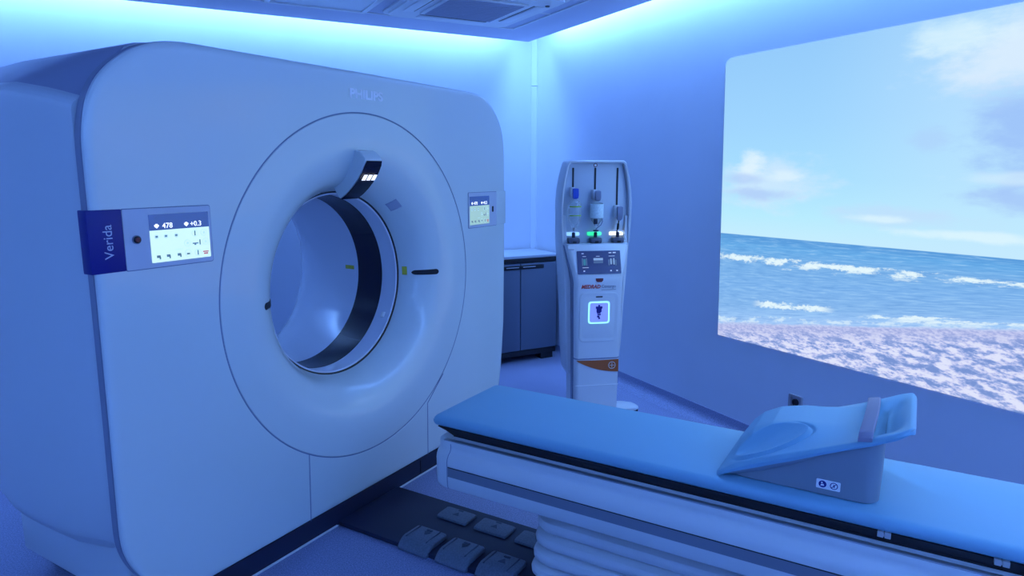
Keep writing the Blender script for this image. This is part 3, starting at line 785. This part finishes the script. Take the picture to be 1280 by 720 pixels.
# side shells
for sg in (-1, 1):
    m = MB(); rings = []
    for z, xo, xi, yf, yb in ((.30, .165, .14, .0, .13), (.33, .178, .14, -.035, .14), (.5, .190, .14, -.052, .145), (.80, .200, .15, -.060, .15), (1.0, .214, .16, -.056, .15), (1.2, .228, .19, -.045, .15), (1.35, .230, .20, -.035, .14)):
        q = [(xi, yf), (xo - .014, yf), (xo - .004, yf + .006), (xo, yf + .02), (xo, yb - .02), (xo - .01, yb), (xi, yb)]
        rings.append([(sg * x, y, z) for x, y in q])
    m.loft(rings, True, True, True); m.build('side_shell', INJ, ij, smooth=40)
    m = MB(); rings = []
    for z, xo, yf in ((.06, .1515, -.100), (.43, .155, -.106), (.93, .169, -.118), (1.0, .180, -.105), (1.165, .216, -.062)):
        rings.append([(sg * (xo - .02), yf, z), (sg * xo, yf + .006, z), (sg * xo, yf + .055, z), (sg * (xo - .02), yf + .055, z)])
    m.loft(rings, True, True, True); m.build('corner_strip', INJG, ij, smooth=0)
# upper bottle bay
def bay(z, hw, yf, yb): return [(x, y, z) for x, y in rrect(-hw, hw, yf, yb, .02, 4)]
m = MB(); m.loft([bay(z, hw, -.02, .13) for z, hw in ((1.15, .217), (1.30, .222), (1.42, .223), (1.5, .218), (1.58, .206), (1.65, .190), (1.675, .182), (1.688, .168))], True, True, True); by = m.build('bottle_bay', INJP, ij, smooth=35)
m = MB()
edge = [(-.220, 1.18), (-.225, 1.32), (-.226, 1.42), (-.221, 1.5), (-.209, 1.58), (-.193, 1.65), (-.186, 1.676), (-.170, 1.690), (.170, 1.690), (.186, 1.676), (.193, 1.65), (.209, 1.58), (.221, 1.5), (.226, 1.42), (.225, 1.32), (.220, 1.18)]
rings = []
for (x, z), in [(e,) for e in edge]:
    v = Vector((x, z - 1.42)).normalized() * .011
    rings.append([(x - v.x, -.018, z - v.y), (x - v.x * .8, -.052, z - v.y * .8), (x + v.x * .2, -.056, z + v.y * .2), (x + v.x * .8, -.045, z + v.y * .8), (x + v.x, .10, z + v.y)])
m.loft(rings, False); m.build('bay_rim', INJ, ij, smooth=50)
m = MB(); m.box(-.205, .205, -.094, -.02, 1.165, 1.176, .003); m.build('deck', INJP, ij)
XS = (-.150, -.005, .142)
for x, zb0 in zip(XS, (1.525, 1.51, 1.41)):
    m = MB(); sheet(m, x - .006, x + .006, zb0, 1.652, -.0195, 0, .003, .004); m.build('rail_slot', BLACK, by)
m = MB(); m.lathe([(.0125, 0), (.0125, -.003)], (XS[1], -.0195, 1.668), 20, axis='y'); m.build('round_mark', REDB, by)
m = MB(); m.lathe([(.008, 0), (.008, -.001)], (XS[1], -.0228, 1.668), 20, axis='y'); m.build('round_mark_centre', LETTERW, by)
holders = []
for x, z, mt in zip(XS, (1.49, 1.475, 1.375), (BLUECLIP, INJG, INJG)):
    lw = 1.0 if x > .1 else .58; m = MB()
    m.box(x - .022, x + .006, -.060, -.018, z - .036 * lw, z + .040, .004); h_ = m.build('bottle_holder', INJ, ij)
    m = MB(); rings = []
    for zz, w, yy in ((z + .034, .012, -.070), (z + .03, .017, -.082), (z - .02 * lw, .017, -.086), (z - .046 * lw, .014, -.082), (z - .056 * lw, .008, -.072)):
        rings.append([(x + .006 - w, -.05, zz), (x + .006 - w, yy, zz), (x + .006 + w, yy, zz), (x + .006 + w, -.05, zz)])
    m.loft(rings, True, True, True); m.build('clip', mt, h_, smooth=30)
for x, lm in zip(XS, (LEDB, LEDG, LEDW)):
    m = MB(); m.prism(rrect(x - .046, x + .046, 1.222, 1.244, .006, 3), lambda a, b: (a, -.0195, b), lambda a, b: (a, -.028, b)); m.build('status_light', lm, ij)
    m = MB(); m.box(x - .038, x + .038, -.086, -.022, 1.174, 1.213, .012); b_ = m.build('pump_block', BLOCK, ij)
    m = MB(); m.lathe([(.011, 0), (.011, .03), (.008, .034)], (x, -.055, 1.212), 16); m.build('inlet_cap', DARK, b_)
    m = MB(); sheet(m, x - .012, x + .012, 1.180, 1.192, -.0855, 0, .002, .002); m.build('block_latch', BLACK, b_)
# bare spike tube on the third holder
m = MB(); m.tube([(XS[2] + .004, -.066, 1.335), (XS[2] + .002, -.066, 1.31), (XS[2], -.064, 1.295)], .004, 8); m.tube([(XS[2], -.064, 1.30), (XS[2] - .003, -.062, 1.262)], .0075, 10); m.tube([(XS[2] - .003, -.062, 1.262), (XS[2] - .008, -.060, 1.252), (XS[2], -.056, 1.236)], .0045, 8)
m.build('spike_tube', BLACK, ij)
m = MB(); m.tube([(.190, -.055, 1.18), (.185, -.06, 1.23), (.175, -.062, 1.25), (.16, -.06, 1.235), (XS[2] + .005, -.056, 1.238)], .006, 8); m.build('line_tube', BOTTLE, ij)
# console screen (on the sloping front between z=1.0 and 1.165)
p0, p1 = Vector((0, -.1475, 1.0)), Vector((0, -.0995, 1.165))
up = (p1 - p0).normalized(); nr = Vector((1, 0, 0)).cross(up); 
if nr.y > 0: nr = -nr
CON = Matrix((( 1, up.x, nr.x, 0), (0, up.y, nr.y, p0.y), (0, up.z, nr.z, p0.z), (0, 0, 0, 1)))
def csheet(mb, x0, x1, v0, v1, h=.0, t=.001, mi=0, r=0):
    pl = rrect(x0, x1, v0, v1, r, 3) if r else [(x0, v0), (x1, v0), (x1, v1), (x0, v1)]
    mb.prism(pl, lambda x, v: CON @ Vector((x, v, h)), lambda x, v: CON @ Vector((x, v, h + t)), mi)
SCRN = mat('injector screen', (.01, .015, .05), .2, .5, emit=(.014, .03, .14), estr=.8)
m = MB(); csheet(m, -.142, .142, -.012, .137, 0, .0025, 0, .004); cs = m.build('touch_screen', SCRN, ij, smooth=0)
SM1 = mat('screen grey', (.2, .25, .3), .4, .5, emit=(.20, .30, .42), estr=.8); SM2 = mat('screen slate', (.05, .07, .1), .4, .5, emit=(.045, .09, .19), estr=.8); SM3 = mat('screen teal', (.03, .1, .12), .4, .5, emit=(.02, .16, .20), estr=.8); SM0 = mat('screen pale', (.3, .35, .4), .4, .5, emit=(.35, .42, .6), estr=.8)
h = .0026
def gfx(mt, *rects):
    for x0, x1, v0, v1, r in rects:
        q = MB(); csheet(q, x0, x1, v0, v1, h, .0005, 0, r); q.build('screen_graphic', mt, cs, smooth=0)
gfx(SM0, *[(x - w / 2, x + w / 2, v, v + q, 0) for x, v, w, q in ((-.105, .118, .014, .004), (.075, .120, .018, .006), (.103, .120, .020, .007), (-.095, .100, .022, .003), (-.006, .100, .024, .003), (.085, .100, .040, .003))])
gfx(SM0, (-.11, -.07, .028, .032, 0), *[(x - .005, x + .005, .004, .012, 0) for x in (-.1, .075, .115)])
gfx(SM1, (-.036, .026, .075, .090, .002)); gfx(SM2, (-.036, .026, .057, .071, .002))
gfx(SM2, (-.112, -.104, .042, .090, .003), (-.086, -.078, .042, .090, .003)); gfx(SM3, (-.102, -.088, .044, .086, .005))
gfx(SM2, (.060, .070, .042, .080, .004), (.087, .092, .05, .08, .002), (.105, .115, .040, .078, .004)); gfx(SM1, (.074, .083, .048, .086, .003), (.094, .102, .046, .088, .003))
m = MB(); csheet(m, -.200, -.155, .148, .172, 0, .008, 0, .004); m.build('corner_tab', INJ, ij)
# front details of the body (front plane y about -.15)
def yfb(z): return interp(z, [(.437, -.142), (.70, -.148), (.93, -.155), (.955, -.156)])
m = MB(); m.prism([(-.024, .962), (.024, .962), (.024, .948), (.014, .938), (-.014, .938), (-.024, .948)], lambda x, z: (x - .002, -.150, z), lambda x, z: (x - .002, -.1590, z)); m.build('release_button', REDB, ij)
text('MEDRAD', .033, Matrix.Translation((-.058, -.1555, .908)) @ FRONT, REDT, ij, name='lettering', shear=.25, width=.125, bold=.001)
text('Centargo', .030, Matrix.Translation((.060, -.1555, .909)) @ FRONT, GREYT, ij, name='lettering', width=.092)
m = MB(); sheet(m, .012, .108, .886, .889, -.1545, 0, .0012); m.build('underline', GREYT, ij, smooth=0)
# recess: raised bevelled surround plus set-back plate
m = MB()
def ringp(x0, x1, z0, z1, r, y): return [(x, y + 0.021 * (z - .70), z) for x, z in rrect(x0, x1, z0, z1, r, 6)]
ringp_ = lambda x0, x1, z0, z1, r, d: [(x, yfb(z) + d, z) for x, z in rrect(x0, x1, z0, z1, r, 6)]
m.loft([ringp_(-.128, .128, .548, .868, .03, .001), ringp_(-.126, .126, .550, .866, .03, -.004), ringp_(-.120, .120, .556, .860, .028, -.005), ringp_(-.106, .106, .570, .846, .02, .0), ringp_(-.104, .104, .572, .844, .02, -.0005)], True, False, True)
m.build('recess_surround', INJ, ij, smooth=40)
m = MB(); sheet(m, -.022, .022, .838, .846, -.152, 0, .002); m.build('recess_slot', BLACK, ij, smooth=0)
def flat(name, x0, x1, z0, z1, r, d, t, m_, par):
    mb = MB(); mb.prism(rrect(x0, x1, z0, z1, r, 5), lambda x, z: (x, yfb(.74) - d, z), lambda x, z: (x, yfb(.74) - d - t, z)); return mb.build(name, m_, par, smooth=0)
rg = flat('ring_light', -.070, .070, .668, .812, .018, .002, .002, RING, ij)
flat('backlit_plate', -.061, .061, .677, .803, .012, .004, .001, PLATE, rg)
m = MB(); y_ = yfb(.74) - .0052
for x0, x1, z0, z1 in ((-.006, .006, .780, .790), (-.022, .022, .765, .780), (-.017, .017, .742, .765), (-.014, .010, .734, .742), (-.010, .012, .722, .732), (-.012, .004, .708, .720), (-.004, .008, .698, .708)): sheet(m, x0, x1, z0, z1, y_, 0, .0005)
m.build('syringe_symbol', NAVY, rg, smooth=0)
# orange swoosh plate with round cross emblem
yo = -.1425
top = [(-.142 + .284 * k / 20, .424 - .003 * math.sin(PI * k / 20)) for k in range(21)]
bot = [(.142 - .284 * k / 20, .424 - .083 * (1 - (k / 20) ** 1.9) ** .9 * (1 if k else 1)) for k in range(21)]
bot[-1] = (-.140, .4235)
m = MB(); m.prism(top + bot, lambda x, z: (x, yo + .003, z), lambda x, z: (x, yo - .0012, z)); orp = m.build('orange_plate', ORANGE, ij, smooth=0)
m = MB(); cx_, cz_ = .098, .385; y_ = yo - .0013
n = 28
for r0, r1 in ((.0205, .0245),):
    m.loft([[(cx_ + r0 * math.cos(2 * PI * k / n), y_, cz_ + r0 * math.sin(2 * PI * k / n)) for k in range(n)], [(cx_ + r0 * math.cos(2 * PI * k / n), y_ - .0008, cz_ + r0 * math.sin(2 * PI * k / n)) for k in range(n)], [(cx_ + r1 * math.cos(2 * PI * k / n), y_ - .0008, cz_ + r1 * math.sin(2 * PI * k / n)) for k in range(n)], [(cx_ + r1 * math.cos(2 * PI * k / n), y_, cz_ + r1 * math.sin(2 * PI * k / n)) for k in range(n)]])
M45 = lambda x, z: (cx_ + x, cz_ + z)
sheet(m, cx_ - .017, cx_ + .017, cz_ - .0018, cz_ + .0018, y_, 0, .0008); sheet(m, cx_ - .0018, cx_ + .0018, cz_ - .017, cz_ + .017, y_, 0, .0008)
m.build('emblem', CREAM, orp, smooth=0)
# base with castors
m = MB()
for a in (0.02, PI - .02):
    rings = []
    for f, hw, zt_ in ((.0, .10, .075), (.12, .085, .072), (.24, .07, .066), (.30, .055, .060), (.325, .035, .052), (.335, .02, .046)):
        px, py = f * math.cos(a), f * math.sin(a) - .01; tx, ty = -math.sin(a), math.cos(a)
        rings.append([(px + tx * w_, py + ty * w_, z_) for w_, z_ in ((-hw, .035), (-hw, zt_ - .012), (-hw + .015, zt_), (hw - .015, zt_), (hw, zt_ - .012), (hw, .035))])
    m.loft(rings, True, True, True)
m.box(-.10, .10, -.21, .19, .035, .072, .012)
bs = m.build('wheel_base', INJ, ij, smooth=40)
for x, y in ((.318, -.01), (-.318, -.01), (0, -.185), (0, .165)):
    m = MB(); m.lathe([(.018, -.011), (.0235, -.008), (.0235, .008), (.018, .011)], (x, y, .0238), 20, axis='x'); m.build('castor', BLACK, ij)
# bottles hanging upside-down in the holders
def wl(p): return ij_M @ Vector(p)
ij_M = Matrix.Translation(INJ_LOC) @ Matrix.Rotation(math.radians(-49.7), 4, 'Z')
def bottle(name, label, x, z0, prof, mb_extra):
    t_ = thing(name, label, 'bottle', wl((x, -.072, z0)), math.radians(-49.7))
    m = MB(); m.lathe(prof, (0, 0, 0), 32); m.build('bottle_body', BOTTLE, t_, smooth=40)
    mb_extra(t_); return t_
def ex1(t_):
    for z, r_ in ((.056, .0438), (.112, .0448)):
        m = MB(); m.loft([[(r_ * math.cos(a), r_ * math.sin(a), zz) for a in [PI * (1.18 + .64 * k / 14) for k in range(15)]] for zz in (z, z + .007)], False)
        m.build('printed_line', LIME, t_)
    m = MB(); m.lathe([(.009, -.040), (.011, -.034), (.011, -.020), (.013, -.018)], (0, 0, 0), 20); m.build('spike_cap', CLIPW, t_)
    m = MB(); m.box(-.006, .004, -.0425, -.040, .130, .137); m.build('printed_mark', SEAM, t_, smooth=0)
bottle('saline_bottle', 'clear plastic bottle with two lime lines hanging under the blue clip', XS[0], 1.296,
       [(.014, -.02), (.018, -.008), (.034, .015), (.043, .045), (.0445, .10), (.042, .130), (.032, .150), (.014, .158), (.004, .159)], ex1)
def ex2(t_):
    m = MB(); m.lathe([(.0415, .052), (.0424, .053), (.0424, .138), (.0415, .140)], (0, 0, 0), 36, cap0=False, cap1=False); lb = m.build('paper_label', LABELW, t_)
    m = MB(); m.lathe([(.012, -.004), (.013, .0), (.013, .024), (.011, .03)], (-.012, -.02, .018), 20); m.build('stopper', DARK, t_)
    m = MB(); m.tube([(.032, -.02, .048), (.034, -.018, .03), (.026, -.012, .008), (.012, -.004, -.006), (0, .004, -.018), (0, .01, -.030)], .003, 8); m.build('drip_tube', INJG, t_)
    m = MB(); m.lathe([(.010, -.036), (.018, -.034), (.018, -.027), (.010, -.025)], (0, .01, 0), 20); m.build('spike_cap', DARK, t_)
bottle('contrast_bottle', 'upside-down glass contrast bottle with wide pale label hanging above the green light', XS[1], 1.286,
       [(.012, 0), (.016, .01), (.030, .03), (.040, .05), (.0415, .06), (.0415, .137), (.036, .148), (.02, .152), (.004, .152)], ex2)

# ================================================================== CABINET (room frame)
cb = thing('storage_cabinet', 'low dark two-door cabinet with pale top in the far corner behind the injector', 'cabinet')
CAB_M = M_ROOM @ Matrix.Translation((-.40, 3.26, 0)); cb.matrix_world = CAB_M
hw, yf, yb = .36, -.20, .215
m = MB(); m.box(-hw, hw, yf, yb, .085, .90, .004); m.build('carcass', CAB, cb)
m = MB(); m.box(-hw - .012, hw + .012, yf - .03, yb + .005, .905, .93, .006); m.build('cabinet_top', CABTOP, cb)
m = MB(); m.box(-hw - .010, hw + .010, yf - .028, yf + .02, .866, .905, .004); m.build('front_band', BLACK, cb)
for sg in (-1, 1):
    x0, x1 = (.003, hw - .003) if sg > 0 else (-hw + .003, -.003)
    x0 += .02 if False else 0
    m = MB(); m.box(x0, x1, yf - .026, yf, .108, .862, .004); d_ = m.build('door', CAB, cb)
    xa, xb = (.0, .225) if sg > 0 else (-.225, .0)
    m = MB(); m.box(xa, xb, yf - .032, yf - .02, .812, .846, .005); h_ = m.build('handle', BLACK, d_)
    xa, xb = (.02, .14) if sg > 0 else (-.14, -.02)
    m = MB(); m.box(xa, xb, yf - .036, yf - .031, .829, .835, .001); m.build('handle_edge', CABTOP, d_)
m = MB(); m.box(-hw, hw, yf - .01, yb, .055, .1); m.build('base_rail', BLACK, cb, smooth=0)
for x in (-.28, .28):
    for y in (-.15, .16):
        m = MB(); m.box(x - .06, x + .06, y - .05, y + .05, 0, .056, .004); m.build('foot', BLACK, cb)

# ================================================================== WALL SOCKET
ws = thing('wall_socket', 'small grey square power socket low on the right wall below the picture', 'socket')
ws.matrix_world = M_ROOM @ Matrix.Translation((0, .555, .345))
m = MB(); frame_r = rrect(-.043, .043, -.043, .043, .006, 3)
m.loft([[(0, y, z) for y, z in frame_r], [(-.012, y, z) for y, z in frame_r], [(-.012, y * .72, z * .72) for y, z in frame_r], [(-.003, y * .66, z * .66) for y, z in frame_r]], True, False, True); m.build('socket_frame', GREYSOCK, ws, smooth=30)
m = MB(); m.lathe([(.021, -.0032), (.021, -.008), (.0175, -.008), (.0175, -.0036)], (0, 0, 0), 24, axis='x', cap0=True, cap1=True); m.build('socket_cup', BLACK, ws)

# ================================================================== LIGHTS
def area(name, M, sx, sy, power, col, spread=PI):
    l = bpy.data.lights.new(name, 'AREA'); l.shape = 'RECTANGLE'; l.size = sx; l.size_y = sy; l.energy = power; l.color = col; l.spread = spread
    o = bpy.data.objects.new(name, l); COL.objects.link(o); o.matrix_world = M; return o
CYAN = (.21, .465, 1.0)
LED_P = 15.0          # watts per metre of cove strip
zl = TRAY_Z + .22
def strip(name, x, y, length, rot, wallx, wally, k=1.0):
    # rot: direction of strip; emits downwards, leaning to the wall
    d = Vector((wallx, wally, -1.1)).normalized()
    xax = Vector((1, 0, 0)) if rot == 'x' else Vector((0, 1, 0))
    zax = -d; yax = zax.cross(xax)
    M = Matrix((( xax.x, yax.x, zax.x, x), (xax.y, yax.y, zax.y, y), (xax.z, yax.z, zax.z, zl), (0, 0, 0, 1)))
    area(name, M_ROOM @ M, length, .16, LED_P * length * k, CYAN)
ly = A_BACK - A_FRONT - .7; cy_ = (A_BACK + A_FRONT) / 2
strip('cove_right', -.10, cy_, ly, 'y', .12, 0)
strip('cove_left', -R_LEFT + .10, cy_, ly, 'y', -.12, 0, .6)
strip('cove_back', -R_LEFT / 2, A_BACK - .10, R_LEFT - .7, 'x', 0, .12)
strip('cove_front', -R_LEFT / 2, A_FRONT + .10, R_LEFT - .02, 'x', 0, -.12, 2.0)
w = bpy.data.worlds.new('world'); SC.world = w; w.use_nodes = True
w.node_tree.nodes['Background'].inputs[0].default_value = (.02, .05, .2, 1); w.node_tree.nodes['Background'].inputs[1].default_value = 0.05

# ================================================================== CAMERA
cam = bpy.data.cameras.new('camera'); co = bpy.data.objects.new('camera', cam); COL.objects.link(co)
cam.sensor_width = 36; cam.lens = 844 / 1280 * 36; cam.clip_start = .05
pitch = math.atan(146 / 844); az = math.radians(31)
F0 = Vector((math.cos(az), math.sin(az), 0)); Rr = Vector((math.sin(az), -math.cos(az), 0)); Zz = Vector((0, 0, 1))
Fw = F0 * math.cos(pitch) - Zz * math.sin(pitch); Up = F0 * math.sin(pitch) + Zz * math.cos(pitch)
co.matrix_world = Matrix(((Rr.x, Up.x, -Fw.x, 0), (Rr.y, Up.y, -Fw.y, -2.201), (Rr.z, Up.z, -Fw.z, 1.63), (0, 0, 0, 1)))
SC.camera = co
SC.view_settings.view_transform = 'Standard'; SC.view_settings.look = 'None'
SC.view_settings.exposure = 0; SC.view_settings.gamma = 1; SC.view_settings.use_curve_mapping = False
